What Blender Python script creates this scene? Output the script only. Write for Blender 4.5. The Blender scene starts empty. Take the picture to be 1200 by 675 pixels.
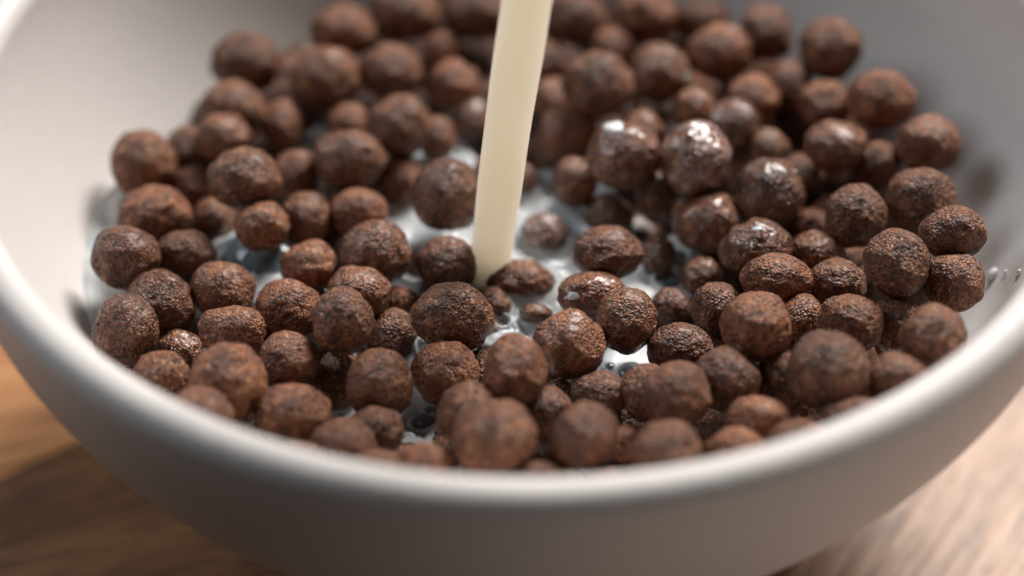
import bpy, math, random
import numpy as np
from mathutils import Vector, Matrix

random.seed(7)
S = 0.08                      # metres per bowl-rim radius
TZ = 0.90 * S                 # height of the bowl rim above the table

sc = bpy.context.scene
COL = sc.collection

# ------------------------------------------------------------------ camera, light, exposure
PITCH = math.radians(41.33)
FPX = 3000.0                  # focal length in pixels of the 1200 px wide photograph
CAMR = np.array([-0.025, -3.783, 2.852])
cam_d = bpy.data.cameras.new('camera'); cam = bpy.data.objects.new('camera', cam_d); COL.objects.link(cam)
cam.location = (CAMR[0]*S, CAMR[1]*S, CAMR[2]*S + TZ)
cam.rotation_euler = (math.pi/2 - PITCH, 0, 0)
cam_d.sensor_width = 36; cam_d.lens = FPX/1200*36
cam_d.clip_start = 0.01; cam_d.clip_end = 20
cam_d.dof.use_dof = True
cam_d.dof.focus_distance = 4.63*S
cam_d.dof.aperture_fstop = 5.4
cam_d.dof.aperture_blades = 0
sc.camera = cam

w = bpy.data.worlds.new("World"); sc.world = w; w.use_nodes = True
bg = w.node_tree.nodes['Background']; bg.inputs[0].default_value = (0.80, 0.90, 1.0, 1); bg.inputs[1].default_value = 0.02

def area(name, d, dist, size, power, col, sy=None):
    L = bpy.data.lights.new(name, 'AREA'); L.shape = 'RECTANGLE'; L.size = size; L.size_y = sy or size
    L.energy = power; L.color = col
    o = bpy.data.objects.new(name, L); COL.objects.link(o)
    v = Vector(d).normalized()
    o.location = v*dist + Vector((0, 0, TZ - 0.3*S))
    o.rotation_euler = (-v).to_track_quat('-Z', 'Y').to_euler()
    return o
area('window_light', (0.34, 0.64, 0.69), 0.95, 0.40, 18.3, (1.0, 0.955, 0.915), 0.36)
area('soft_fill_light', (-0.78, 0.34, 0.62), 1.2, 0.7, 6.3, (0.88, 0.94, 1.0))  # added fill from the left, lifts the right inner wall and left table
area('exterior_fill_light', (0.90, -0.42, 0.075), 1.3, 0.7, 2.6, (0.98, 0.97, 0.95), 0.16)  # added low fill, brightens the right side of the bowl exterior

sc.view_settings.view_transform = 'Standard'; sc.view_settings.look = 'None'
sc.view_settings.exposure = 0.0; sc.view_settings.gamma = 1.0
sc.render.engine = 'CYCLES'
sc.cycles.use_denoising = True
sc.cycles.max_bounces = 8; sc.cycles.diffuse_bounces = 2

# ------------------------------------------------------------------ helpers
def W(x, y, z):               # rim-radius units (rim plane is z = 0) to metres
    return Vector((x*S, y*S, z*S + TZ))
FW = np.array([0, math.cos(PITCH), -math.sin(PITCH)]); UP = np.array([0, math.sin(PITCH), math.cos(PITCH)]); RT = np.array([1., 0, 0])
def ray(px, py):
    d = FW + RT*(px-600)/FPX - UP*(py-337.5)/FPX
    return d
def hit(px, py, z):           # point of the level z seen at that place of the photograph
    d = ray(px, py); t = (z-CAMR[2])/d[2]
    return CAMR + d*t, t

def mesh_obj(name, verts, faces, mat=None, parent=None, smooth=True, loc=None):
    me = bpy.data.meshes.new(name)
    me.from_pydata([tuple(v) for v in verts], [], [tuple(f) for f in faces]); me.update()
    if smooth: me.polygons.foreach_set('use_smooth', [True]*len(me.polygons))
    if mat: me.materials.append(mat)
    o = bpy.data.objects.new(name, me); COL.objects.link(o)
    if parent: o.parent = parent
    if loc is not None: o.location = loc
    return o
def tag(o, label=None, cat=None, group=None, kind=None):
    if label: o['label'] = label
    if cat: o['category'] = cat
    if group: o['group'] = group
    if kind: o['kind'] = kind
    return o

# vectorised value noise
_rs = np.random.RandomState(11)
_perm = _rs.permutation(4096); _val = _rs.uniform(-1, 1, 4096)
def _h(i, j, k):
    return _val[_perm[(_perm[(_perm[i & 4095] + j) & 4095] + k) & 4095]]
def vnoise(p):
    i = np.floor(p).astype(int); f = p - i; f = f*f*(3-2*f)
    x, y, z = i[:, 0], i[:, 1], i[:, 2]; fx, fy, fz = f[:, 0], f[:, 1], f[:, 2]
    def L(a, b, t): return a + (b-a)*t
    return L(L(L(_h(x, y, z), _h(x+1, y, z), fx), L(_h(x, y+1, z), _h(x+1, y+1, z), fx), fy),
             L(L(_h(x, y, z+1), _h(x+1, y, z+1), fx), L(_h(x, y+1, z+1), _h(x+1, y+1, z+1), fx), fy), fz)
def fbm(p, oct=3):
    s = 0; a = 1; n = 0
    for _ in range(oct):
        s = s + a*vnoise(p); n += a; a *= .5; p = p*2.03 + 17.3
    return s/n

# ------------------------------------------------------------------ materials
def nt(name):
    m = bpy.data.materials.new(name); m.use_nodes = True; t = m.node_tree
    return m, t, t.nodes['Principled BSDF']
def N(t, kind, **kw):
    n = t.nodes.new(kind)
    for k, v in kw.items(): setattr(n, k, v)
    return n
def ramp(t, src, stops):
    r = N(t, 'ShaderNodeValToRGB'); e = r.color_ramp.elements
    while len(e) < len(stops): e.new(0.5)
    for q, (p, c) in zip(e, stops): q.position = p; q.color = (*c, 1)
    t.links.new(src, r.inputs[0]); return r
def noise(t, vec, scale, detail=3, rough=.55, dist=0):
    n = N(t, 'ShaderNodeTexNoise'); n.inputs['Scale'].default_value = scale; n.inputs['Detail'].default_value = detail
    n.inputs['Roughness'].default_value = rough; n.inputs['Distortion'].default_value = dist
    t.links.new(vec, n.inputs['Vector']); return n
def mixc(t, fac, a, b, mode='MIX'):
    m = N(t, 'ShaderNodeMix', data_type='RGBA', blend_type=mode)
    for s, v in ((m.inputs[0], fac), (m.inputs[6], a), (m.inputs[7], b)):
        if hasattr(v, 'is_linked') or hasattr(v, 'links'): t.links.new(v, s)
        else: s.default_value = v if isinstance(v, (int, float)) else (*v, 1)
    return m.outputs[2]
def math_(t, op, a, b=None, clamp=False):
    m = N(t, 'ShaderNodeMath', operation=op); m.use_clamp = clamp
    for s, v in ((m.inputs[0], a), (m.inputs[1], b)):
        if v is None: continue
        if hasattr(v, 'links'): t.links.new(v, s)
        else: s.default_value = v
    return m.outputs[0]

def make_cereal():
    m, t, b = nt('cereal_crumb')
    tc = N(t, 'ShaderNodeTexCoord'); oi = N(t, 'ShaderNodeObjectInfo')
    v = tc.outputs['Object']
    big = noise(t, v, 230, 3); fine = noise(t, v, 1300, 3, .6); grain = noise(t, v, 3000, 2, .6)
    wn = noise(t, v, 700, 2, .6); ws = N(t, 'ShaderNodeVectorMath', operation='SCALE'); ws.inputs['Scale'].default_value = .0011; t.links.new(wn.outputs['Color'], ws.inputs[0])
    wv = N(t, 'ShaderNodeVectorMath', operation='ADD'); t.links.new(v, wv.inputs[0]); t.links.new(ws.outputs[0], wv.inputs[1])
    gr = N(t, 'ShaderNodeTexVoronoi'); gr.inputs['Scale'].default_value = 2300; t.links.new(wv.outputs[0], gr.inputs['Vector'])
    base = ramp(t, big.outputs[0], [(.30, (.112, .036, .015)), (.50, (.240, .090, .039)), (.70, (.390, .170, .078))])
    fr = ramp(t, fine.outputs[0], [(.30, (.38, .36, .35)), (.44, (.85, .85, .85)), (.60, (1.12, 1.1, 1.05)), (.72, (1.6, 1.5, 1.35))])
    c = mixc(t, 1.0, base.outputs[0], fr.outputs[0], 'MULTIPLY')
    cr_ = ramp(t, gr.outputs['Distance'], [(.08, (1.45, 1.38, 1.28)), (.40, (1, 1, 1)), (.72, (.48, .45, .43))])
    c = mixc(t, 1.0, c, cr_.outputs[0], 'MULTIPLY')
    vo = N(t, 'ShaderNodeTexVoronoi'); vo.inputs['Scale'].default_value = 900; t.links.new(v, vo.inputs['Vector'])
    # pale bran specks and small dark pores, chosen per cell
    sp = N(t, 'ShaderNodeSeparateColor'); t.links.new(vo.outputs['Color'], sp.inputs[0])
    cell = math_(t, 'GREATER_THAN', sp.outputs[0], .80); near = math_(t, 'LESS_THAN', vo.outputs['Distance'], .30)
    spk = math_(t, 'MULTIPLY', math_(t, 'MULTIPLY', cell, near), .50)
    c = mixc(t, spk, c, (.60, .36, .18))
    pc = math_(t, 'GREATER_THAN', sp.outputs[1], .80); pn = math_(t, 'LESS_THAN', vo.outputs['Distance'], .38)
    pore = math_(t, 'MULTIPLY', pc, pn)
    c = mixc(t, math_(t, 'MULTIPLY', pore, .75), c, (.020, .008, .005))
    # per-ball tint
    tint = ramp(t, oi.outputs['Random'], [(0, (.70, .67, .66)), (.5, (.98, .98, .98)), (1, (1.26, 1.20, 1.14))])
    c = mixc(t, 1.0, c, tint.outputs[0], 'MULTIPLY')
    # milk film on splashed balls: object colour red = amount
    sc_ = N(t, 'ShaderNodeSeparateColor'); t.links.new(oi.outputs['Color'], sc_.inputs[0])
    film_n = noise(t, v, 190, 3, .5, 1.2)
    thr = math_(t, 'SUBTRACT', .86, math_(t, 'MULTIPLY', sc_.outputs[0], .50))
    film = math_(t, 'MULTIPLY', math_(t, 'SUBTRACT', film_n.outputs[0], thr), 5.0, True)
    wetm = math_(t, 'MULTIPLY', film, .48)
    c = mixc(t, wetm, c, (.52, .42, .42))
    # soaked band just above the milk line
    ge = N(t, 'ShaderNodeNewGeometry'); sz = N(t, 'ShaderNodeSeparateXYZ'); t.links.new(ge.outputs['Position'], sz.inputs[0])
    lvl = math_(t, 'ADD', sz.outputs[2], math_(t, 'MULTIPLY', big.outputs[0], -.0030))
    soak = math_(t, 'MULTIPLY', math_(t, 'SUBTRACT', TZ-.362*S+.0012, lvl), 900.0, True)
    c = mixc(t, math_(t, 'MULTIPLY', soak, .55), c, (.045, .016, .008))
    t.links.new(math_(t, 'ADD', math_(t, 'ADD', math_(t, 'MULTIPLY', sc_.outputs[0], .9), sc_.outputs[1]), math_(t, 'MULTIPLY', soak, .5), True), b.inputs['Coat Weight'])
    t.links.new(math_(t, 'SUBTRACT', .30, math_(t, 'MULTIPLY', sc_.outputs[0], .27), True), b.inputs['Coat Roughness'])
    t.links.new(c, b.inputs['Base Color'])
    rg = ramp(t, fine.outputs[0], [(.35, (.70, .70, .70)), (.62, (.30, .30, .30))])
    rgw = mixc(t, math_(t, 'MULTIPLY', sc_.outputs[0], .8, True), rg.outputs[0], (.16, .16, .16))
    t.links.new(rgw, b.inputs['Roughness'])
    b.inputs['Specular IOR Level'].default_value = .50
    b.inputs['Subsurface Weight'].default_value = .0
    bp = N(t, 'ShaderNodeBump'); bp.inputs['Distance'].default_value = .00085
    hgt = math_(t, 'ADD', math_(t, 'ADD', math_(t, 'MULTIPLY', fine.outputs[0], .55), math_(t, 'MULTIPLY', grain.outputs[0], .25)), math_(t, 'ADD', math_(t, 'MULTIPLY', gr.outputs['Distance'], -.42), math_(t, 'MULTIPLY', pore, -.45)))
    t.links.new(hgt, bp.inputs['Height'])
    t.links.new(math_(t, 'SUBTRACT', .95, math_(t, 'MULTIPLY', film, .75)), bp.inputs['Strength'])
    t.links.new(bp.outputs[0], b.inputs['Normal'])
    return m
M_CEREAL = make_cereal()

m, t, b = nt('bowl_glaze'); M_BOWL = m
tc = N(t, 'ShaderNodeTexCoord')
nn = noise(t, tc.outputs['Object'], 25, 3)
r = ramp(t, nn.outputs[0], [(.3, (.605, .57, .548)), (.7, (.64, .605, .582))])
t.links.new(r.outputs[0], b.inputs['Base Color'])
b.inputs['Roughness'].default_value = .52; b.inputs['Specular IOR Level'].default_value = .40
n2 = noise(t, tc.outputs['Object'], 420, 2)
bp = N(t, 'ShaderNodeBump'); bp.inputs['Distance'].default_value = .00008; t.links.new(n2.outputs[0], bp.inputs['Height']); t.links.new(bp.outputs[0], b.inputs['Normal'])

m, t, b = nt('milk_surface'); M_MILK = m
tc = N(t, 'ShaderNodeTexCoord')
nn = noise(t, tc.outputs['Object'], 90, 3, .55, 1.5)
r = ramp(t, nn.outputs[0], [(.32, (.37, .42, .45)), (.68, (.64, .64, .63))])
t.links.new(r.outputs[0], b.inputs['Base Color'])
b.inputs['Roughness'].default_value = .27; b.inputs['Specular IOR Level'].default_value = .42
b.inputs['Subsurface Weight'].default_value = .25; b.inputs['Subsurface Scale'].default_value = .002; b.inputs['Subsurface Radius'].default_value = (1, .9, .8)

m, t, b = nt('milk_pouring'); M_STREAM = m
b.inputs['Base Color'].default_value = (.98, .885, .74, 1); b.inputs['Roughness'].default_value = .24
b.inputs['Subsurface Weight'].default_value = 1; b.inputs['Subsurface Scale'].default_value = .012; b.inputs['Subsurface Radius'].default_value = (1, .9, .75)

tl = N(t, 'ShaderNodeBsdfTranslucent'); tl.inputs[0].default_value = (1.0, .87, .68, 1)
mx = N(t, 'ShaderNodeMixShader'); mx.inputs[0].default_value = .32
t.links.new(b.outputs[0], mx.inputs[1]); t.links.new(tl.outputs[0], mx.inputs[2]); t.links.new(mx.outputs[0], t.nodes['Material Output'].inputs[0])
m, t, b = nt('bubble_film'); M_BUB = m     # thin wet film, its dark teal reflection put into the colour
tc = N(t, 'ShaderNodeTexCoord'); nn = noise(t, tc.outputs['Object'], 60, 3, .5, 1.0)
r = ramp(t, nn.outputs[0], [(.35, (.05, .085, .10)), (.55, (.13, .19, .21)), (.72, (.42, .46, .47))])
lw = N(t, 'ShaderNodeLayerWeight'); lw.inputs[0].default_value = .22
c = mixc(t, lw.outputs['Facing'], r.outputs[0], (.62, .66, .67))
t.links.new(c, b.inputs['Base Color']); b.inputs['Roughness'].default_value = .05
b.inputs['Specular IOR Level'].default_value = .9; b.inputs['Coat Weight'].default_value = .6; b.inputs['Coat Roughness'].default_value = .02
tr = N(t, 'ShaderNodeBsdfTransparent'); tr.inputs[0].default_value = (.80, .87, .9, 1)
mx = N(t, 'ShaderNodeMixShader'); mx.inputs[0].default_value = .55
t.links.new(tr.outputs[0], mx.inputs[1]); t.links.new(b.outputs[0], mx.inputs[2])
t.links.new(mx.outputs[0], t.nodes['Material Output'].inputs[0])

def wood(name, ang, dark, mid, light):
    m, t, b = nt(name)
    tc = N(t, 'ShaderNodeTexCoord'); mp = N(t, 'ShaderNodeMapping'); mp.inputs['Rotation'].default_value[2] = -ang
    t.links.new(tc.outputs['Object'], mp.inputs[0])
    st = N(t, 'ShaderNodeMapping'); st.inputs['Scale'].default_value = (1, 9, 1); t.links.new(mp.outputs[0], st.inputs[0])
    a = noise(t, st.outputs[0], 14, 5, .6, .8); f = noise(t, st.outputs[0], 60, 4, .6, .4)
    r = ramp(t, a.outputs[0], [(.30, dark), (.5, mid), (.68, light)])
    fr = ramp(t, f.outputs[0], [(.36, (.55, .5, .47)), (.5, (.95, .95, .95)), (.66, (1.2, 1.2, 1.2))])
    c = mixc(t, 1.0, r.outputs[0], fr.outputs[0], 'MULTIPLY')
    # pores
    st2 = N(t, 'ShaderNodeMapping'); st2.inputs['Scale'].default_value = (1, 7, 1); t.links.new(mp.outputs[0], st2.inputs[0])
    po = noise(t, st2.outputs[0], 150, 2); pr = ramp(t, po.outputs[0], [(.30, (.35, .3, .28)), (.38, (1, 1, 1))])
    c = mixc(t, .8, c, pr.outputs[0], 'MULTIPLY')
    t.links.new(c, b.inputs['Base Color']); b.inputs['Roughness'].default_value = .5
    bp = N(t, 'ShaderNodeBump'); bp.inputs['Distance'].default_value = .0004; t.links.new(f.outputs[0], bp.inputs['Height']); t.links.new(bp.outputs[0], b.inputs['Normal'])
    return m
M_WOOD_A = wood('walnut_board', math.radians(22), (.14, .058, .022), (.25, .115, .045), (.36, .185, .076))
M_WOOD_B = wood('pale_board', math.radians(58), (.21, .118, .075), (.40, .25, .165), (.56, .39, .275))

# ------------------------------------------------------------------ table
def box_verts(pts, z0, z1):
    n = len(pts)
    v = [(x, y, z0) for x, y in pts] + [(x, y, z1) for x, y in pts]
    f = [tuple(range(n, 2*n)), tuple(range(n-1, -1, -1))] + [(i, (i+1) % n, n+(i+1) % n, n+i) for i in range(n)]
    return v, f
tv, tf, tm = [], [], []
def add_board(pts, mi, top=0.0):
    v, f = box_verts(pts, -.03, top); o = len(tv)
    tv.extend(v); tf.extend([tuple(i+o for i in q) for q in f]); tm.extend([mi]*len(f))
def strip(c, ang, u0, u1, v0, v1):
    ca, sa = math.cos(ang), math.sin(ang)
    return [(c[0]+ca*u-sa*v, c[1]+sa*u+ca*v) for u, v in ((u0, v0), (u1, v0), (u1, v1), (u0, v1))]
def clip_y(poly, y0):
    return [(x, y) for y, x in clip([(y, x) for x, y in poly], 1, y0)]
def clip(poly, sgn, x0):      # keep the side sgn*(x-x0) > 0
    out = []
    for i in range(len(poly)):
        a, b_ = poly[i], poly[(i+1) % len(poly)]
        da, db = sgn*(a[0]-x0), sgn*(b_[0]-x0)
        if da >= 0: out.append(a)
        if (da >= 0) != (db >= 0):
            k = da/(da-db); out.append((a[0]+(b_[0]-a[0])*k, a[1]+(b_[1]-a[1])*k))
    return out
A1, A2 = math.radians(37), math.radians(66)
tones = []
P0 = (-1.07*S, -.11*S)        # a joint between two boards passes here
wd = .085
for k in range(-7, 8):
    p = clip(strip(P0, A1, -.9, .9, k*wd+.0004, (k+1)*wd-.0004), -1, .012); p = clip_y(p, -1.25*S)
    if len(p) > 2:
        n0 = len(tf); add_board(p, 0, 0 if k % 2 else -.0003); tones += [(2.3 if k == 0 else (.85 if k == -1 else 1.0))]*(len(tf)-n0)
for k in range(-7, 8):
    p = clip(strip((.02, -.1), A2, -.9, .9, k*.12-.03+.0004, (k+1)*.12-.03-.0004), 1, .0135)
    if len(p) > 2:
        n0 = len(tf); add_board(p, 1, 0 if k % 2 else -.0003); tones += [1.0]*(len(tf)-n0)
table = mesh_obj('table', tv, tf, M_WOOD_A, smooth=False)
table.data.materials.append(M_WOOD_B)
for p, mi in zip(table.data.polygons, tm): p.material_index = mi
at = table.data.attributes.new('tone', 'FLOAT', 'FACE'); at.data.foreach_set('value', tones)
for M in (M_WOOD_A, M_WOOD_B):
    t = M.node_tree; b = t.nodes['Principled BSDF']; src = b.inputs['Base Color'].links[0].from_socket
    a_ = N(t, 'ShaderNodeAttribute', attribute_name='tone')
    vm = N(t, 'ShaderNodeVectorMath', operation='SCALE'); t.links.new(src, vm.inputs[0]); t.links.new(a_.outputs['Fac'], vm.inputs['Scale'])
    t.links.new(vm.outputs[0], b.inputs['Base Color'])
tag(table, kind='structure', label='wooden board table top under the bowl, brown on the left and pale on the right')

# ------------------------------------------------------------------ bowl
HO, NO, RO = .88, 1.80, 1.072
HI, NI, RI = .79, 1.74, .995
prof = []
foot = .42
for i in range(49):            # outside, foot upwards
    r_ = foot + (RO-foot)*math.sin(i/48*math.pi/2)
    k = min(1, r_/RO); z = -HO*(1-k**NO)**(1/NO) if k < 1 else 0
    prof.append((r_, z-.006))
prof = [(0, -.845), (.36, -.845), (.375, -.895), (.415, -.899), (.43, -.88)] + prof
cr = (RO-RI)/2; cm = (RO+RI)/2
for i in range(1, 14):         # rounded lip
    a_ = math.pi*i/14; prof.append((cm+cr*math.cos(a_), -.006+cr*.95*math.sin(a_)))
for i in range(60):            # inside, downwards
    a_ = i/59*math.pi/2; r_ = RI*math.cos(a_)
    z = -HI*(max(0, 1-(r_/RI)**NI))**(1/NI); prof.append((r_ if i < 59 else 0, z-.006))
def lathe(prof, seg):
    v = []; f = []; idx = []
    for r_, z in prof:
        if r_ <= 1e-9: idx.append([len(v)]*seg); v.append(W(0, 0, z))
        else:
            idx.append(list(range(len(v), len(v)+seg)))
            v += [W(r_*math.cos(2*math.pi*j/seg), r_*math.sin(2*math.pi*j/seg), z) for j in range(seg)]
    for a, b_ in zip(idx, idx[1:]):
        for j in range(seg):
            q = [a[j], a[(j+1) % seg], b_[(j+1) % seg], b_[j]]
            q = list(dict.fromkeys(q))
            if len(q) > 2: f.append(q)
    return v, f
bv, bf = lathe(prof, 256)
off = W(0, 0, -.9)
bowl = mesh_obj('bowl', [v-off for v in bv], bf, M_BOWL, loc=off)
tag(bowl, 'round off-white glazed bowl full of chocolate cereal, on the wooden table', 'bowl')
def wall_r(z): 
    return RI*np.clip(1-(np.clip(-z, 0, HI)/HI)**NI, 0, 1)**(1/NI)

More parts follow.
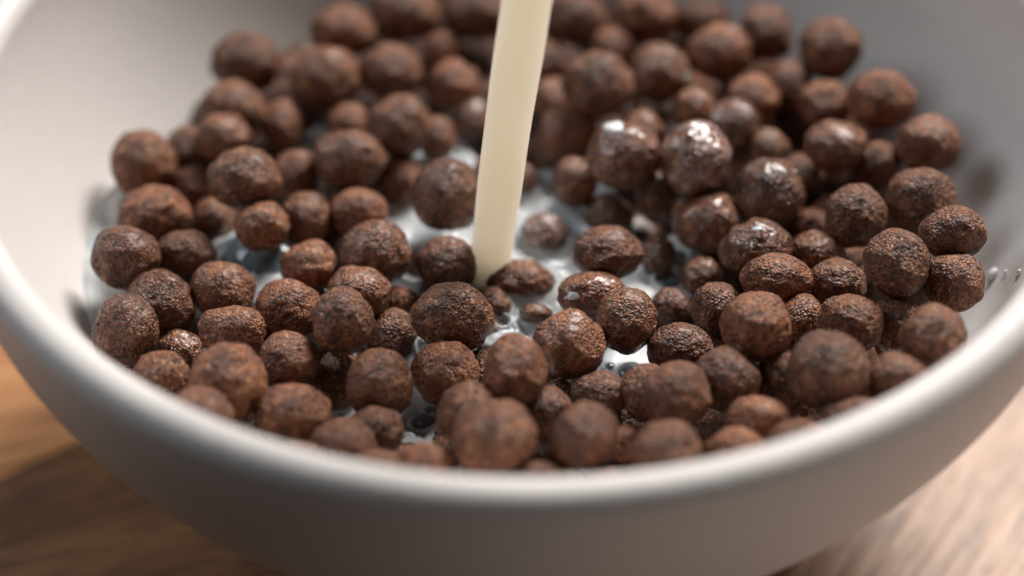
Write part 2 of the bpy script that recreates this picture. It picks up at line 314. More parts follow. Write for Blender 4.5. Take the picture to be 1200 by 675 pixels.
# ------------------------------------------------------------------ cereal balls read off the photograph
# x, y, width, height (photo pixels), layer (0 afloat .. 3 on top), milk wetness, label
B = [
(169,192,74,76,1,0,'dry upright cereal ball against the left wall, highest on the left edge'),
(182,253,82,70,1,0,'wide cereal ball by the left wall, between the upright and the shaggy ones'),
(147,302,78,72,2,0,'rough shaggy cereal ball touching the left bowl wall, leftmost ball beside the milk edge'),
(218,300,68,58,1,0,'cereal ball between the shaggy leftmost ball and the large clear milk bubble'),
(222,178,62,60,1,0,'blurry cereal ball tucked right of the upright ball at the left wall'),
(262,162,62,56,2,0,'slanting cereal ball above and left of the wide glossy ball on the left'),
(287,208,84,70,3,.1,'wide glossy cereal ball on top of the left heap, with light glints on its crown'),
(347,205,54,56,1,0,'small tan cereal ball right behind the wide glossy ball of the left heap'),
(229,222,58,58,0,0,'shaded cereal ball in the dark hollow left of the wide glossy ball'),
(253,257,52,50,0,0,'dark cereal ball low under the wide glossy ball of the left heap'),
(307,265,62,58,2,.1,'squarish glinting cereal ball standing behind the large clear milk bubble'),
(357,257,60,62,1,0,'cereal ball leaning behind the right side of the squarish ball by the large bubble'),
(410,190,82,72,2,0,'plump cereal ball with a small glint, in the blurry middle left, left of the pour'),
(420,250,66,58,1,0,'cereal ball wedged between two plump balls left of the pour, white milk to its right'),
(440,298,80,76,2,.2,'large smooth cereal ball with a shiny spot, left of the milk pour'),
(363,312,66,60,1,0,'cereal ball at the right edge of the large clear milk bubble'),
(262,342,73,68,1,0,'pitted cereal ball ringed with white milk, in front of the large clear bubble'),
(188,357,80,80,1,.1,'big craggy cereal ball behind the smooth round ball at the lower left wall'),
(148,388,74,84,2,0,'smooth tall cereal ball at the lower left wall, with a yellow fleck at its foot'),
(338,362,74,68,1,0,'crumbly cereal ball in front of the large bubble, small bubbles on either side'),
(422,343,72,62,1,0,'sandy cereal ball peeking from behind the tall smooth ball left of centre'),
(403,377,70,80,3,0,'tall smooth cereal ball standing on top, left of centre, below the shiny-spot ball'),
(272,388,75,58,2,0,'low cereal ball with a soft highlight, below the milk-ringed pitted ball'),
(208,415,58,56,0,.35,'small wet glittering cereal ball right of the smooth tall ball at the lower left wall'),
(468,354,44,36,0,0,'small cereal ball showing in the milk left of the big sharp centre ball'),
(460,395,58,66,0,.1,'coarse cereal ball half sunk in milk, right of the tall smooth ball'),
(267,447,88,88,3,0,'largest front left cereal ball, with two dark pits, above the near rim'),
(338,424,70,70,2,0,'round cereal ball with faint spots, right of the largest front left ball'),
(187,442,68,60,2,0,'cereal ball with one dark pit, left of the largest front left ball at the rim'),
(233,487,80,66,3,0,'orange-brown cereal ball half hidden by the near left rim'),
(343,486,86,70,2,0,'knobbly cereal ball at the front left, below the round faintly spotted one'),
(397,450,64,72,0,.1,'dark porous cereal ball sunk behind the reddish front ball, bubbles below it'),
(445,450,76,80,2,0,'reddish rounded-square cereal ball beside the bubbly milk at the front'),
(402,520,76,60,2,0,'pinkish cereal ball at the front rim, left of the bubbly milk patch'),
(440,505,64,58,1,0,'brown cereal ball behind the pinkish front rim ball, edge of the bubbly milk'),
(350,536,66,40,2,0,'cereal ball of which only a sliver shows above the near left rim'),
(530,372,94,80,2,.1,'big dark sharp cereal ball at the very centre of the bowl, widest in focus'),
(577,358,44,42,0,0,'small cereal ball peeking out right of the big sharp centre ball'),
(610,330,80,50,0,0,'flattened cereal ball floating just in front of the foot of the milk pour'),
(628,368,38,24,0,.3,'tiny sunken cereal ball, only its top above the white foam'),
(523,311,68,66,1,0,'cereal ball left of the foot of the milk pour'),
(556,318,46,50,0,0,'shaded cereal ball between the pour and the ball left of its foot'),
(668,403,84,80,2,.1,'two-humped rough cereal ball in focus, right of the centre foam'),
(693,344,76,52,1,.4,'flat-topped cereal ball with a white milk spot on its left flank'),
(735,376,68,76,2,.1,'upright shiny rough cereal ball right of the one with the white milk spot'),
(713,297,80,62,2,0,'chunky crumbly cereal ball right behind the one with the white milk spot'),
(771,303,42,58,0,.6,'wet narrow cereal ball with pale streaks, right of the chunky crumbly ball'),
(784,361,48,46,0,.1,'small rounded cereal ball in milk, under the foam cell right of centre'),
(823,325,48,48,0,.3,'small dark wet cereal ball below the glazed round ball right of centre'),
(840,362,60,60,1,0,'craggy cereal ball left of the round sandy ball on the right'),
(797,407,74,56,1,0,'coarse sparkling cereal ball right of the two-humped and upright rough balls'),
(885,294,82,74,2,.45,'cereal ball with a square white glint and a drip of milk on its crown'),
(910,328,82,60,2,0,'lumpy oval cereal ball in front of the ball with the square white glint'),
(830,262,80,72,1,.75,'round milk-glazed cereal ball under the tall milk-streaked one'),
(816,187,78,88,3,.85,'tall milk-streaked cereal ball, highest of the splashed heap behind right'),
(731,182,84,76,3,.5,'lumpy splashed cereal ball carrying a round white milk drop'),
(753,153,50,48,2,.7,'milky cereal ball just behind the lumpy one that carries the white drop'),
(769,231,46,60,1,.6,'narrow wet cereal ball between the lumpy splashed ball and the glazed one'),
(674,214,52,58,1,.2,'cereal ball left of the lumpy splashed ball, at the edge of the white milk'),
(713,252,58,50,0,.4,'dark wet cereal ball low under the lumpy splashed ball'),
(638,276,56,50,0,1,'cereal ball coated all over in white milk, right beside the pour'),
(902,227,80,80,2,.6,'cereal ball with thick milk streaks, right of the tall milk-streaked one'),
(1003,253,70,72,2,0,'matte round cereal ball in the right heap with a nick on top'),
(1080,235,80,74,2,0,'large glinting cereal ball at the right, behind the flat-topped dark one'),
(1115,274,76,64,3,0,'dark glossy flat-topped cereal ball, rightmost, against the right wall'),
(1051,308,76,78,3,0,'sharp barrel-shaped cereal ball with a deep hole in its top, on the right'),
(1117,332,70,66,2,0,'sharp round cereal ball by the right wall, next to the white wall drops'),
(980,333,66,60,1,0,'cereal ball left of the barrel-shaped one with the hole'),
(958,300,64,58,1,.1,'knobbly cereal ball right of the ball with the square white glint'),
(953,266,48,44,0,0,'half-hidden cereal ball behind the knobbly one on the right'),
(885,384,80,80,3,0,'round sandy cereal ball in the right foreground heap, sharp and evenly speckled'),
(997,379,76,66,2,0,'faceted cereal ball below the barrel-shaped one with the hole'),
(1093,396,76,78,3,0,'blurry round cereal ball touching the lower right wall'),
(940,374,50,60,1,0,'dark crumbly cereal ball between the round sandy ball and the faceted one'),
(852,444,78,76,2,0,'rounded-square cereal ball below left of the round sandy ball'),
(970,434,94,90,3,0,'biggest dark cereal ball of the right foreground, near the rim'),
(1053,444,76,62,2,0,'cereal ball peeping over the near right rim, right of the biggest dark one'),
(1050,378,66,60,1,0,'shadowed cereal ball behind the blurry round one at the lower right wall'),
(792,464,78,78,2,0,'blurry cereal ball with a dim glint, centre right of the front row'),
(757,460,56,66,2,0,'dusky cereal ball leaning on the left side of the dim-glint ball in the front'),
(704,463,66,56,1,0,'brown cereal ball just below the small milk pool with bubbles right of centre'),
(685,512,76,82,3,0,'dark upright cereal ball in the front row, right of the largest blurry front ball'),
(781,530,80,74,3,0,'plain rounded cereal ball on the front rim, right of the dark upright one'),
(889,494,76,58,2,0,'flattish cereal ball below the rounded-square one, over the right front rim'),
(861,525,66,48,2,0,'smooth low cereal ball on the front rim, right of the plain rounded one'),
(938,516,76,48,2,0,'rim-hidden cereal ball below the flattish one, mostly cut by the right front rim'),
(1002,488,74,44,2,0,'sliver of a cereal ball between the biggest dark ball and the right front rim'),
(640,484,64,62,1,0,'reddish cereal ball between the largest blurry front ball and the two-humped one'),
(580,514,94,88,3,0,'largest blurry front cereal ball, in the middle just above the near rim'),
(553,486,78,76,2,0,'cereal ball leaning on the upper left of the largest blurry front ball'),
(604,434,72,84,3,0,'smooth upright cereal ball below the centre foam, in front of the two-humped one'),
(521,438,78,74,1,0,'cereal ball below the big sharp centre ball, a dark bubble at its left'),
(562,436,42,50,0,0,'dark cereal ball in the gap left of the smooth upright one'),
(657,459,38,30,0,.5,'little wet glittering cereal ball under the two-humped one'),
(497,544,62,50,2,0,'cereal ball with a dark dimple, on the front rim under the bubbly milk'),
(443,547,66,40,2,0,'low cereal ball cut by the front rim, left of the dimpled one'),
(635,562,64,42,2,0,'cereal ball mostly below the rim, right of the largest blurry front ball'),
(712,566,54,34,2,0,'cereal ball tip above the front rim, under the dark upright one'),
(734,522,44,50,0,0,'dark cereal ball deep between the dark upright and the plain rounded front balls'),
(914,444,56,70,1,0,'dark crumbly cereal ball left of the biggest dark ball of the right foreground'),
(288,73,80,68,2,0,'blurred cereal ball high at the back left, first one along the back wall'),
(272,127,74,66,2,0,'blurred cereal ball below the first one along the back left wall'),
(330,147,50,60,1,0,'narrow blurred cereal ball with a tiny bubble at its right foot, back left'),
(380,91,78,70,2,0,'broad blurred cereal ball second from the back left wall, with a dark crease'),
(402,37,76,60,2,0,'blurred cereal ball against the back wall, behind the broad creased one'),
(459,84,70,64,2,0,'bright-topped blurred cereal ball right of the broad creased one, back left'),
(408,144,48,44,1,0,'small blurred cereal ball directly behind the plump middle left ball'),
(468,148,74,72,2,0,'smooth blurred cereal ball with a pale crown, left of the pour'),
(510,162,46,50,1,0,'reddish blurred cereal ball tucked right of the pale-crowned one'),
(520,58,46,42,1,0,'small dim blurred cereal ball near the back wall, left of the pour top'),
(532,99,62,58,1,0,'blurred pear-shaped cereal ball beside the upper part of the pour'),
(475,17,78,62,2,0,'shaded blurred cereal ball on the back wall, cut by the top of the photo'),
(560,12,78,66,2,0,'blurred cereal ball at the top edge, just left of the pour'),
(555,142,46,52,0,.3,'blurred milky cereal ball half hidden behind the left side of the pour'),
(525,228,80,82,2,.2,'large blurred wet cereal ball touching the left side of the pour'),
(470,216,58,64,0,0,'murky cereal ball in shadow left of the large wet one at the pour'),
(612,214,40,46,0,.1,'cereal ball peeping out right behind the pour, halfway down'),
(666,158,68,68,1,0,'blurred cereal ball right of the pour, behind the edge of the white milk'),
(676,22,68,62,2,0,'blurred cereal ball at the top edge, just right of the pour'),
(716,58,54,52,1,0,'blurred cereal ball peeking over the round creased one right of the pour'),
(700,99,82,76,3,0,'large round blurred cereal ball with a dark crease, right of the pour'),
(774,86,68,70,2,.2,'blurred cereal ball with a white milk drop on its right side'),
(757,18,68,62,2,0,'dim blurred cereal ball on the back wall, second from the pour at the top edge'),
(842,61,74,66,2,.15,'boxy bright-topped blurred cereal ball at the back right'),
(823,24,66,44,1,0,'blurred cereal ball behind the boxy bright-topped one'),
(897,38,62,64,2,0,'dim blurred cereal ball right of the boxy one, at the back wall'),
(973,58,72,70,2,0,'squarish shaded cereal ball alone against the back right wall'),
(1032,118,78,68,2,0,'oval shaded cereal ball on the right wall, below the squarish shaded one'),
(1087,168,72,66,2,0,'shaded glinting cereal ball on the right wall, below the oval shaded one'),
(980,172,70,60,2,.35,'blurred cereal ball with a milky left cheek, in the right heap'),
(1027,193,54,54,1,0,'small dim cereal ball between the milky-cheeked one and the right wall'),
(966,124,62,58,1,0,'very dark cereal ball under the squarish shaded one'),
(923,104,56,64,1,0,'dark cereal ball left of the very dark one in the back right hollow'),
(883,114,60,54,2,.1,'blurred cereal ball with a dimple, behind the milk-glossed small one'),
(860,145,64,56,2,.8,'small milk-glossed cereal ball right of and behind the tall milk-streaked one'),
(813,126,50,46,2,.2,'blurred cereal ball behind the top of the tall milk-streaked one'),
(898,174,50,48,1,.1,'blurred cereal ball just behind the one with thick milk streaks'),
(640,78,52,60,1,0,'dim blurred cereal ball touching the right side of the pour near the top'),
(645,118,50,54,0,0,'very dark cereal ball right of the pour, under the round creased one'),
(938,208,54,54,0,0,'black-looking cereal ball in the hollow right of the thickly milk-streaked one'),
]
nB = len(B)
pos = np.zeros((nB, 3)); rad = np.zeros(nB); dirs = np.zeros((nB, 3)); half = np.zeros((nB, 2))
ZL = [-.345, -.300, -.262, -.215]
for i, (px, py, wx, wy, ly, wet, lab) in enumerate(B):
    z = ZL[ly]
    z += .055*max(0, min(1, (px-760)/300)) + .02*max(0, min(1, (py-450)/100))
    z += .02*max(0, min(1, (150-py)/150))
    p, t_ = hit(px, py, z)
    pos[i] = p; half[i] = (wx*t_/FPX/2*1.06, wy*t_/FPX/2*1.06)
    rad[i] = min(.5*(half[i, 0]+half[i, 1]), .075); dirs[i] = ray(px, py)/np.linalg.norm(ray(px, py))
# unseen neighbours that the visible ones lie on
fill = []
OPEN = [(310, 316, 62), (220, 395, 30), (462, 278, 58), (642, 268, 90), (630, 372, 78), (495, 490, 75), (735, 435, 50), (507, 410, 42),
        (775, 325, 55), (112, 325, 26), (505, 195, 45), (395, 490, 45), (370, 180, 30), (580, 300, 60), (380, 345, 35), (455, 350, 40), (575, 470, 30)]
rf = np.random.RandomState(5)
for lev, zz in enumerate((-.395, -.50)):
    for gx in np.arange(-.9, .9, .138):
        for gy in np.arange(-.9, .9, .138):
            x = gx+rf.uniform(-.03, .03)+.07*lev; y = gy+rf.uniform(-.03, .03)
            if math.hypot(x, y) > wall_r(np.array(zz))-.06: continue
            px = 600+FPX*(x-CAMR[0])/((np.array([x, y, zz])-CAMR)@FW); q = np.array([x, y, zz])-CAMR
            py = 337.5-FPX*(q@UP)/(q@FW)
            if py > 620 or any(math.hypot(px-ox, (py-oy)*1.4) < orr*(1 if lev == 0 else .6) for ox, oy, orr in OPEN): continue   # open milk there
            fill.append((x, y, zz + (.05*max(0, min(1, (px-760)/300)))))
fill = np.array(fill); nF = len(fill)
P = np.vstack([pos, fill]); R = np.concatenate([rad, rf.uniform(.056, .066, nF)])
P0_ = P.copy(); D = np.vstack([dirs, np.zeros((nF, 3))])
kf = np.concatenate([np.full(nB, 1.0), np.full(nF, .02)])
for it in range(500):
    d = P[:, None]-P[None]; L = np.sqrt((d**2).sum(2))+1e-9
    ov = np.clip((R[:, None]+R[None])*.90-L, 0, None); np.fill_diagonal(ov, 0)
    mv = (d/L[..., None]*ov[..., None])
    wgt = np.ones(nB+nF); wgt[nB:] = 1.6
    F_ = .28*(mv.sum(1))*wgt[:, None]
    # springs to the place seen in the photograph: stiff across the line of sight, loose along it
    e = P-P0_; al = (e*D).sum(1, keepdims=True)*D; lat = e-al
    F_ -= lat*(.25*kf[:, None]) + al*(.01*kf[:, None])
    P = P+F_
    lim = wall_r(P[:, 2])-R*.93; rr = np.hypot(P[:, 0], P[:, 1]); ex = np.clip(rr-lim, 0, None)
    P[:, 0] -= P[:, 0]/np.maximum(rr, 1e-6)*ex*.6; P[:, 1] -= P[:, 1]/np.maximum(rr, 1e-6)*ex*.6; P[:, 2] += ex*.25
    P[nB:, 2] = np.minimum(P[nB:, 2], np.where(P0_[nB:, 2] < -.44, -.47, -.390)+.03*np.clip(P[nB:, 0]/.5, 0, 1))

# plug the gaps that would show open milk where the photograph shows only dark cereal
extra = []
def scr(p):
    q_ = np.asarray(p)-CAMR; z_ = q_@FW; return 600+FPX*q_[0]/z_, 337.5-FPX*(q_@UP)/z_
def in_open(x_, y_, k_): return any(math.hypot(x_-ox, (y_-oy)*1.4) < orr*k_ for ox, oy, orr in OPEN)
keepi = [i for i in range(len(P)) if i < nB or P[i][2] < -.45 or not in_open(*scr(P[i]), 1.0)]
P = P[keepi]; R = R[keepi]
allP = [list(p) for p in P]; allR = list(R)
for py in range(-10, 600, 9):
    for px in range(110, 1150, 9):
        if any(math.hypot(px-ox, (py-oy)*1.4) < orr*.92 for ox, oy, orr in OPEN): continue
        d_ = ray(px, py); d_ = d_/np.linalg.norm(d_)
        p0, _ = hit(px, py, -.385)
        if math.hypot(p0[0], p0[1]) > float(wall_r(np.array(-.385)))-.015: continue
        A = np.array(allP); oc = A-CAMR; tt = oc@d_; dist = np.sqrt(np.maximum((oc**2).sum(1)-tt*tt, 0))
        if (dist < np.array(allR)*.97).any(): continue
        r_ = .058; c, _ = hit(px, py, -.388)
        if math.hypot(c[0], c[1]) > float(wall_r(np.array(-.388)))-r_*.95: c[:2] *= (float(wall_r(np.array(-.388)))-r_*.95)/math.hypot(c[0], c[1])
        allP.append(list(c)); allR.append(r_); extra.append(1)
P = np.array(allP); R = np.array(allR); nF = len(P)-nB
# how far each ball slid in the picture
q = P[:nB]-CAMR; zz = q@FW
sx = 600+FPX*(q[:, 0])/zz; sy = 337.5-FPX*(q@UP)/zz
shift = np.hypot(sx-np.array([b_[0] for b_ in B]), sy-np.array([b_[1] for b_ in B]))
print('BALL SHIFT mean %.1f max %.1f' % (shift.mean(), shift.max()), 'worst', np.argsort(-shift)[:8], 'n', nB, nF)

import bmesh
def ico(sub):
    bm = bmesh.new(); bmesh.ops.create_icosphere(bm, subdivisions=sub, radius=1)
    v = np.array([x.co[:] for x in bm.verts]); f = [[q.index for q in p.verts] for p in bm.faces]; bm.free()
    return v/np.linalg.norm(v, axis=1)[:, None], f
ICO5, ICO4 = ico(6), ico(5)
CAMROT = np.stack([RT, UP, -FW])     # rows: screen right, screen up, towards the viewer
def cereal_shape(seed, hw, hh, detail, boxy=None):
    """unit directions -> lumpy puffed ball (metres), half width hw and half height hh in rim units"""
    rs = np.random.RandomState(seed)
    n, f = ICO5 if detail else ICO4
    o = rs.uniform(-50, 50, 3)
    r_ = np.ones(len(n))
    r_ += .100*fbm(n*1.15+o, 2) + .075*fbm(n*2.6+o+9, 2)
    for _ in range(rs.randint(2, 6)):          # flattened sides where it touched others
        d_ = rs.normal(size=3); d_ /= np.linalg.norm(d_)
        c = n@d_; cut = rs.uniform(.86, .95)
        e_ = c*r_-cut; soft = .5*(e_+np.sqrt(e_*e_+.0012)); r_ = r_-soft*.75/np.maximum(c, .25)*np.clip((c-.3)/.3, 0, 1)
    for _ in range(rs.randint(2, 6)):          # rounded knobs
        d_ = rs.normal(size=3); d_ /= np.linalg.norm(d_); s_ = rs.uniform(.22, .45)
        r_ += rs.uniform(.02, .06)*np.exp(-(1-n@d_)/(s_*s_*.5))
    for _ in range(rs.randint(5, 12)):          # pits
        d_ = rs.normal(size=3); d_ /= np.linalg.norm(d_); s_ = rs.uniform(.04, .11)
        r_ -= rs.uniform(.03, .09)*np.exp(-(1-n@d_)/(s_*s_*.5))
    rough = rs.uniform(.6, 1.35)
    r_ += rough*.018*fbm(n*5.0+o, 2)
    g = vnoise(n*11+o); r_ += rough*.008*g
    g = vnoise(n*19+o); r_ -= rough*.034*np.clip(g-.30, 0, 1)
    g = vnoise(n*27+o); r_ += rough*.005*g
    v = n*r_[:, None]
    loc = v@CAMROT.T                            # into screen axes
    loc[:, 0] *= hw/ (.5*(loc[:, 0].max()-loc[:, 0].min())); loc[:, 1] *= hh/(.5*(loc[:, 1].max()-loc[:, 1].min()))
    loc[:, 2] *= .5*(hw+hh)/(.5*(loc[:, 2].max()-loc[:, 2].min()))
    loc -= (loc.max(0)+loc.min(0))/2
    return loc@CAMROT*S, f
def fast_mesh(name, v, f, mat):
    me = bpy.data.meshes.new(name)
    me.vertices.add(len(v)); me.vertices.foreach_set('co', np.asarray(v, dtype=np.float32).ravel())
    fa = np.array(f, dtype=np.int32); nf = len(fa)
    me.loops.add(nf*3); me.loops.foreach_set('vertex_index', fa.ravel())
    me.polygons.add(nf); me.polygons.foreach_set('loop_start', np.arange(0, nf*3, 3, dtype=np.int32))
    me.polygons.foreach_set('use_smooth', np.ones(nf, dtype=bool))
    me.update(); me.validate(); me.materials.append(mat)
    return me
GROUP = 'chocolate cereal balls in the bowl'
SH = {}
for i, (px, py, wx, wy, ly, wet, lab) in enumerate(B):
    sharp = py > 170
    v, f = cereal_shape(100+i, half[i, 0], half[i, 1], sharp)
    o = bpy.data.objects.new('cereal_ball', fast_mesh('cereal_ball', v, f, M_CEREAL)); COL.objects.link(o)
    o.location = W(*P[i]); o.color = (wet, (.17 if px < 860 and 90 < py < 420 else .06)*random.uniform(.4, 1.5), 0, 1); SH[i] = (v, f)
    tag(o, lab, 'cereal ball', GROUP)
fm = [fast_mesh('cereal_ball', *cereal_shape(900+k, .062, .060, False), M_CEREAL) for k in range(8)]
# buried neighbours: keep the ones that show in some gap, each told by the ball it lies next to
hits = np.zeros(len(P), int)
hx = np.zeros((len(P), 2))
for py in range(-12, 600, 4):
    pxs = np.arange(100, 1160, 4); Dv = np.array([ray(x_, py) for x_ in pxs]); Dv /= np.linalg.norm(Dv, axis=1)[:, None]
    oc = P-CAMR; tt = oc@Dv.T; d2 = (oc**2).sum(1)[:, None]-tt**2; h2 = (R[:, None]*.97)**2-d2
    te = np.where(h2 > 0, tt-np.sqrt(np.maximum(h2, 0)), 1e9); k_ = te.argmin(0)
    for x_, kk, t_ in zip(pxs, k_, te.min(0)):
        if t_ < 1e8: hits[kk] += 1; hx[kk] += (x_, py)
LM = {'upright':(169,192,'the upright ball at the left wall'), 'a':(147,302,'the shaggy leftmost ball'), 'b':(287,208,'the wide glossy ball on the left'),
 'c':(307,265,'the squarish glinting ball on the left'), 'd':(410,190,'the plump glinting ball left of the pour'), 'e':(440,298,'the shiny-spot ball left of the pour'),
 'f':(262,342,'the milk-ringed pitted ball'), 'g':(188,357,'the craggy ball lower left'), 'h':(148,388,'the smooth tall lower left ball'),
 'i':(403,377,'the tall smooth ball left of centre'), 'j':(267,447,'the largest front left ball'), 'k':(343,486,'the knobbly front left ball'),
 'l':(445,450,'the reddish rounded-square front ball'), 'm':(530,372,'the big sharp centre ball'), 'n':(610,330,'the floating ball at the pour foot'),
 'o':(668,403,'the two-humped ball'), 'p':(735,376,'the upright shiny rough ball'), 'q':(713,297,'the chunky crumbly ball'), 'r':(885,294,'the ball with the square white glint'),
 's':(910,328,'the lumpy oval ball on the right'), 't':(830,262,'the milk-glazed round ball'), 'u':(816,187,'the tall milk-streaked ball'),
 'v':(731,182,'the lumpy splashed ball with the white drop'), 'w':(902,227,'the thickly milk-streaked ball'), 'x':(1003,253,'the matte nicked ball on the right'),
 'y':(1080,235,'the large glinting ball on the right'), 'z':(1115,274,'the rightmost flat-topped ball'), 'A':(1051,308,'the barrel-shaped ball with the hole'),
 'B':(1117,332,'the round ball by the wall drops'), 'C':(885,384,'the round sandy ball'), 'D':(997,379,'the faceted ball on the right'), 'E':(1093,396,'the blurry lower right wall ball'),
 'F':(852,444,'the rounded-square ball front right'), 'G':(970,434,'the biggest dark front right ball'), 'H':(792,464,'the dim-glint ball in front'), 'I':(685,512,'the dark upright front ball'),
 'J':(781,530,'the plain rounded rim ball'), 'K':(580,514,'the largest blurry front ball'), 'L':(604,434,'the smooth upright ball in front'), 'M':(288,73,'the first ball at the back left wall'),
 'N':(272,127,'the second ball down the back left wall'), 'O':(380,91,'the broad creased ball back left'), 'P':(402,37,'the back wall ball behind the creased one'), 'Q':(459,84,'the bright-topped ball back left'),
 'R':(468,148,'the pale-crowned ball left of the pour'), 'S':(532,99,'the pear-shaped ball by the pour'), 'T':(525,228,'the large wet ball touching the pour'), 'U':(676,22,'the top edge ball right of the pour'),
 'V':(700,99,'the large creased ball right of the pour'), 'W':(774,86,'the ball with a side drop at the back'), 'X':(842,61,'the boxy bright-topped ball'), 'Y':(897,38,'the dim ball right of the boxy one'),
 'Z':(973,58,'the squarish ball at the back right wall'), '1':(1032,118,'the oval ball on the right wall'), '2':(1087,168,'the glinting ball on the right wall'), '3':(980,172,'the milky-cheeked ball'),
 '4':(860,145,'the small milk-glossed ball'), '5':(666,158,'the blurred ball right of the pour'), '6':(475,17,'the shaded ball cut by the top'), '7':(797,407,'the coarse sparkling ball'),
 '8':(889,494,'the flattish ball at the right front rim'), '9':(402,520,'the pinkish front rim ball'), '0':(521,438,'the ball below the sharp centre ball')}
DIRS = [('right of', 1, 0), ('behind and right of', .7, -.7), ('behind', 0, -1), ('behind and left of', -.7, -.7), ('left of', -1, 0), ('in front and left of', -.7, .7), ('in front of', 0, 1), ('in front and right of', .7, .7)]
used_pairs = set(); kept = 0
for k in range(nF):
    i = nB+k
    if hits[i] < 2: continue
    cx_, cy_ = hx[i]/hits[i]; best = None
    for key, (lx, ly_, nm) in LM.items():
        dx_, dy_ = cx_-lx, cy_-ly_; ds = math.hypot(dx_, dy_)+1e-6
        dn = max(DIRS, key=lambda q_: (q_[1]*dx_+q_[2]*dy_))[0]
        if (key, dn) in used_pairs: continue
        if best is None or ds < best[0]: best = (ds, key, dn, nm)
    used_pairs.add((best[1], best[2])); kept += 1
    o = bpy.data.objects.new('cereal_ball', fm[k % 8]); COL.objects.link(o)
    o.location = W(*P[i]); o.color = (0, 0, 0, 1)
    o.rotation_euler = (random.uniform(0, 6), random.uniform(0, 6), random.uniform(0, 6)); o.scale = (R[i]/.061,)*3
    tag(o, 'buried ball just '+best[2].replace('in front and', 'front')+' '+best[3], 'cereal ball', GROUP)
print('KEPT', kept, 'of', nF)
R = np.where((np.arange(len(R)) < nB) | (hits >= 2), R, .0)

# ------------------------------------------------------------------ milk
ZM = -.362
SPX, SPY = 570, 333                     # foot of the pour in the photograph
foot_p, _ = hit(SPX, SPY, ZM)
(pBx, pBy, _z), _t = hit(306, 318, ZM)
rm = float(wall_r(np.array(ZM)))+.012
res = 620
xs = np.linspace(-rm, rm, res); gx, gy = np.meshgrid(xs, xs)
gx = gx.ravel(); gy = gy.ravel(); rr = np.hypot(gx, gy)
z = np.full(len(gx), ZM)
pp = np.stack([gx*7, gy*7, gx*0+3.3], 1)
df = np.hypot(gx-foot_p[0], gy-foot_p[1])
z += .004*fbm(pp, 3)
z += .016*np.exp(-(df/.22)**2)*fbm(pp*2.2+5, 3) + .016*np.exp(-((df-.075)/.03)**2)
# meniscus where the surface climbs the balls
mz = np.zeros(len(gx))
for c, r_ in zip(P, R):
    h = ZM-c[2]
    if abs(h) >= r_: continue
    rc = math.sqrt(r_*r_-h*h); dd = np.hypot(gx-c[0], gy-c[1])-rc
    mz = np.maximum(mz, np.where(dd > 0, .020*np.exp(-dd/.014), .020))
z += mz
db = np.hypot(gx-pBx, gy-pBy); z += .030*np.exp(-(db/.085)**4)
z += .006*np.exp(-np.clip(rm-.012-rr, 0, None)/.02)
ok = rr <= rm
# the bowl is only just being filled: away from the open pools the milk lies deeper between the balls
qx = gx-CAMR[0]; zc_ = (gy-CAMR[1])*FW[1]+(ZM-CAMR[2])*FW[2]
spx = 600+FPX*qx/zc_; spy = 337.5-FPX*((gy-CAMR[1])*UP[1]+(ZM-CAMR[2])*UP[2])/zc_
dm = np.full(len(gx), 1e9)
for ox, oy, orr in OPEN: dm = np.minimum(dm, np.hypot(spx-ox, (spy-oy)*1.4)-orr)
for ox, oy, orr in [(112, 330, 40), (105, 400, 45), (118, 240, 40), (100, 290, 40), (95, 350, 45)]: dm = np.minimum(dm, np.hypot(spx-ox, spy-oy)-orr)
sink = np.clip((dm-2)/42, 0, 1); z -= .11*sink*sink*(3-2*sink)
BUBS = [(500,413,24),(495,402,11),(557,418,9),(498,498,30),(503,483,15),(479,512,15),(466,500,9),(389,483,10),(401,489,9),
 (588,386,22),(714,431,12),(740,438,28),(305,333,11),(376,343,24),(784,333,32),(798,303,20),(352,165,14),(570,416,7),(489,520,7),(512,516,10),
 (376,478,7),(454,493,6),(530,505,9),(545,470,7),(574,384,8),(602,392,8),(727,446,7),(760,322,12),(808,345,9),(517,480,6),(487,486,6),(472,522,6),(565,407,6),
 (420,492,7),(382,492,6),(525,520,6),(690,440,6),(560,395,6),(437,318,9),(475,300,10),(655,385,7),(612,402,6)]
bub = []
for px, py, dpx in BUBS:
    p, t_ = hit(px, py, ZM); bub.append((p[0], p[1], dpx*t_/FPX/2))
BIG = (312, 308, 84, 50); pB, tB = hit(BIG[0], BIG[1], ZM)
for (bx, by, br) in bub:
    d = np.hypot(gx-bx, gy-by)
    z = np.where(d < br*1.9, z + .35*br*np.exp(-((d-br*1.08)/(br*.22))**2) - .75*br*np.sqrt(np.clip(1-(d/br)**2, 0, 1)), z)
idx = -np.ones(len(gx), dtype=np.int64); idx[ok] = np.arange(ok.sum())
I = np.arange(res*res).reshape(res, res)
quad = np.stack([I[:-1, :-1].ravel(), I[:-1, 1:].ravel(), I[1:, 1:].ravel(), I[1:, :-1].ravel()], 1)
quad = idx[quad]; quad = quad[(quad >= 0).all(1)]
co = np.stack([gx[ok]*S, gy[ok]*S, (z[ok]-ZM)*S], 1)
me = bpy.data.meshes.new('milk'); me.vertices.add(len(co)); me.vertices.foreach_set('co', co.astype(np.float32).ravel())
me.loops.add(len(quad)*4); me.loops.foreach_set('vertex_index', quad.astype(np.int32).ravel())
me.polygons.add(len(quad)); me.polygons.foreach_set('loop_start', np.arange(0, len(quad)*4, 4, dtype=np.int32))
me.polygons.foreach_set('use_smooth', np.ones(len(quad), dtype=bool)); me.update(); me.validate(); me.materials.append(M_MILK)
milk = bpy.data.objects.new('milk', me); COL.objects.link(milk); milk.location = W(0, 0, ZM)
tag(milk, 'white bubbly milk in the bowl, showing between the cereal balls', 'milk')

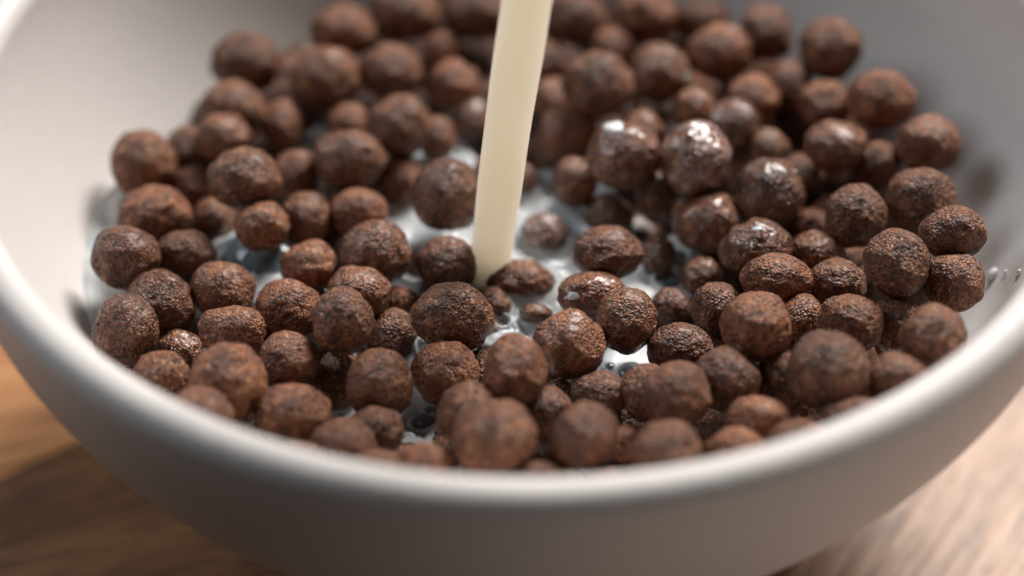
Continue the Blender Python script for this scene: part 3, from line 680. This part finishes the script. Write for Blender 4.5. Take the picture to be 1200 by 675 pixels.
def dome(rx, ry, h, seg=28, rings=9, wob=0, pw=2.0):
    v = [(0, 0, h)]; f = []
    for i in range(1, rings+1):
        a = i/rings*math.pi/2
        for j in range(seg):
            th = 2*math.pi*j/seg; k = 1+wob*(math.sin(3*th+.6)*.6+math.sin(5*th+2)*.4)
            c, s_ = math.cos(th), math.sin(th)
            sq = (abs(c)**pw+abs(s_)**pw)**(-1/pw)
            v.append((rx*math.sin(a)*c*k*sq, ry*math.sin(a)*s_*k*sq, h*math.cos(a)))
    for j in range(seg): f.append((0, 1+j, 1+(j+1) % seg))
    for i in range(rings-1):
        for j in range(seg):
            a = 1+i*seg; f.append((a+j, a+seg+j, a+seg+(j+1) % seg, a+(j+1) % seg))
    return v, f
for (bx, by, br) in bub:
    v, f = dome(br*S, br*S, br*S*.42)
    o = mesh_obj('bubble', v, f, M_BUB, milk, loc=(bx*S, by*S, .0002))
bw = BIG[2]*tB/FPX/2*S; bh = BIG[3]*tB/FPX/2*S/.66
v, f = dome(bw, bh, bh*.50, 64, 20, .06, 2.6)
o = mesh_obj('bubble', v, f, M_BUB, milk, loc=(pB[0]*S, pB[1]*S, .0260*S)); o['label'] = 'large clear bubble'

# ------------------------------------------------------------------ milk pour
top = (620, 0)
Dz = 1.05
bot = np.array([foot_p[0], foot_p[1], ZM-.02])
sv = []; sf = []; nr, ns = 240, 96
for i in range(nr):
    k = 1.8*i/(nr-1); zc = bot[2]+Dz*k
    cx = bot[0]+.040*k + .080*k**1.2; cy = bot[1]-.03*k
    wx = .0375+.0055*min(1, k*1.35) + .022*math.exp(-k/.022); wy = wx*.62
    for j in range(ns):
        a = 2*math.pi*j/ns
        u = 1+.060*math.sin(2*a+k*3.4)+.030*math.sin(3*a-k*3.1+1)+.014*math.sin(5*a+k*4.2)+.014*math.sin(k*13+a)+.012*math.sin(k*23+2)
        sv.append(((cx-bot[0]+wx*math.cos(a)*u)*S, (cy-bot[1]+wy*math.sin(a)*u)*S, (zc-bot[2])*S))
for i in range(nr-1):
    for j in range(ns): sf.append((i*ns+j, i*ns+(j+1) % ns, (i+1)*ns+(j+1) % ns, (i+1)*ns+j))
sf.append(tuple((nr-1)*ns+j for j in range(ns)))
pour = mesh_obj('milk_stream', sv, sf, M_STREAM, loc=W(*bot))
tag(pour, 'cream coloured stream of milk pouring down into the middle of the bowl', 'milk stream')

# ------------------------------------------------------------------ drops, and one modelled highlight
mdrop_glint, t, b = nt('milk_drop_or_glint')
b.inputs['Base Color'].default_value = (.84, .82, .82, 1); b.inputs['Roughness'].default_value = .22
b.inputs['Subsurface Weight'].default_value = .4; b.inputs['Subsurface Scale'].default_value = .002
from mathutils.bvhtree import BVHTree
def film_drop_or_glint(px, py, dw, dh, ball, label, thick):
    """a bead or run of milk, or a modelled highlight, lying on the real bumpy surface of that ball"""
    v_, f_ = SH[ball]; tree = BVHTree.FromPolygons([tuple(q) for q in v_], f_); ctr = P[ball]; seed = px*.37
    def at(qx, qy):
        d_ = ray(qx, qy); d_ = d_/np.linalg.norm(d_); o_ = (CAMR-ctr)*S
        return tree.ray_cast(Vector(o_), Vector(d_))
    rings, seg = 9, 28; vs = []; fs = []; m0 = at(px, py)
    if m0[0] is None: return
    nrm = m0[0].normalized()
    h0 = min(dw, dh)/2*4.7/FPX*thick*S
    top = []; bottom = []
    for r_ in range(rings+1):
        a = r_/rings
        for j in range(seg):
            th = 2*math.pi*j/seg; k = 1+.13*math.sin(2*th+seed)+.10*math.sin(3*th+seed*2)+.06*math.sin(5*th)
            x_ = px+dw/2*a*k*math.cos(th); y_ = py+dh/2*a*k*math.sin(th); q = at(x_, y_)
            if q[0] is None: 
                c_ = m0[0]; 
            else: c_ = q[0]
            top.append(c_+nrm*(h0*math.sqrt(max(0, 1-a*a))-.00002*(a > .98)-.00006*a))
            bottom.append(c_-nrm*.0004)
    n_ = len(top); vs = top+bottom
    for r_ in range(rings):
        for j in range(seg):
            q = (r_*seg+j, (r_+1)*seg+j, (r_+1)*seg+(j+1) % seg, r_*seg+(j+1) % seg)
            fs.append(q); fs.append(tuple(n_+x_ for x_ in reversed(q)))
    for j in range(seg): a_ = rings*seg+j; b2 = rings*seg+(j+1) % seg; fs.append((a_, n_+a_, n_+b2, b2))
    c0 = m0[0]
    o = mesh_obj('milk_drop_or_glint', [q-c0 for q in vs], fs, mdrop_glint, loc=W(*ctr)+c0)
    tag(o, label, 'milk drop', 'milk drops splashed on cereal and bowl')
deps = None
def on_ball(px, py, ball):
    """point of that ball's surface seen at px, py"""
    o_ = CAMR; d_ = ray(px, py); d_ = d_/np.linalg.norm(d_); c = P[ball]; r_ = R[ball]*.99
    b_ = (o_-c)@d_; q_ = b_*b_-((o_-c)@(o_-c)-r_*r_)
    t_ = -b_-math.sqrt(max(q_, 0)); p = o_+d_*t_; n = (p-c); return p, n/np.linalg.norm(n)
def drop(px, py, dw, dh, p, n, label, group=None, thick=.45):
    t_ = (p-CAMR)@FW; rx = dw*t_/FPX/2; ry = dh*t_/FPX/2
    v = []; f = []; seg, rings = 24, 16
    for i in range(rings+1):
        a = math.pi*i/rings
        for j in range(seg):
            th = 2*math.pi*j/seg; k = 1+.09*math.sin(2*th+px)+.05*math.sin(3*th+py)
            v.append((rx*math.sin(a)*math.cos(th)*k*S, ry*math.sin(a)*math.sin(th)*k*S, thick*min(rx, ry)*math.cos(a)*S*(1 if a < math.pi/2 else .5)))
    for i in range(rings):
        for j in range(seg): f.append((i*seg+j, (i+1)*seg+j, (i+1)*seg+(j+1) % seg, i*seg+(j+1) % seg))
    o = mesh_obj('milk_drop_or_glint', v, f, mdrop_glint, loc=W(*p))
    nz = Vector(n).normalized(); uy = Vector(UP); uy = (uy-nz*uy.dot(nz)).normalized(); ux = uy.cross(nz)
    o.rotation_euler = Matrix((ux, uy, nz)).transposed().to_euler()
    tag(o, label, 'milk drop', group)
def find(s): return next(i for i, b_ in enumerate(B) if s in b_[6])
G2 = 'milk drops splashed on cereal and bowl'
for px, py, dw, dh, key, lab in [
  (719,149,22,14,'round white milk drop','round white milk drop on top of the lumpy splashed cereal ball'),
  (671,347,20,11,'white milk spot','flat pale milk spot on the flank of the flat-topped cereal ball'),
  (805,92,9,16,'milk drop on its right side','white milk drop on the side of a blurred ball at the back'),
  (887,268,16,7,'square white glint','white highlight modelled as a small bead, on the crown of the right centre ball'),  # specular highlight on the crown, put in as a white bead
  (881,288,4,18,'square white glint','thin milk drip running down the ball below the white highlight')]:
    film_drop_or_glint(px, py, dw, dh, find(key), lab, .12 if 'round white' not in lab else .5)
def on_wall(px, py):
    d_ = ray(px, py); t_ = 3.0
    while t_ < 8:
        p = CAMR+d_*t_
        if p[2] < 0 and math.hypot(p[0], p[1]) > float(wall_r(np.array(p[2]))) and p[1] > -.6: return p
        t_ += .002
for px, py, dw, dh, lab in [(1163,322,9,20,'slanted milk drop on the right inner wall, beside the sharp round ball'),
                            (1178,318,5,5,'tiny round milk drop on the right inner wall, middle of three'),
                            (1194,318,6,6,'tiny round milk drop on the right inner wall, nearest the rim')]:
    p = on_wall(px, py)
    p = p-ray(px, py)*.003
    n = np.array([-p[0], -p[1], .45]); drop(px, py, dw*1.5, dh, p, n/np.linalg.norm(n), lab, G2, .8)
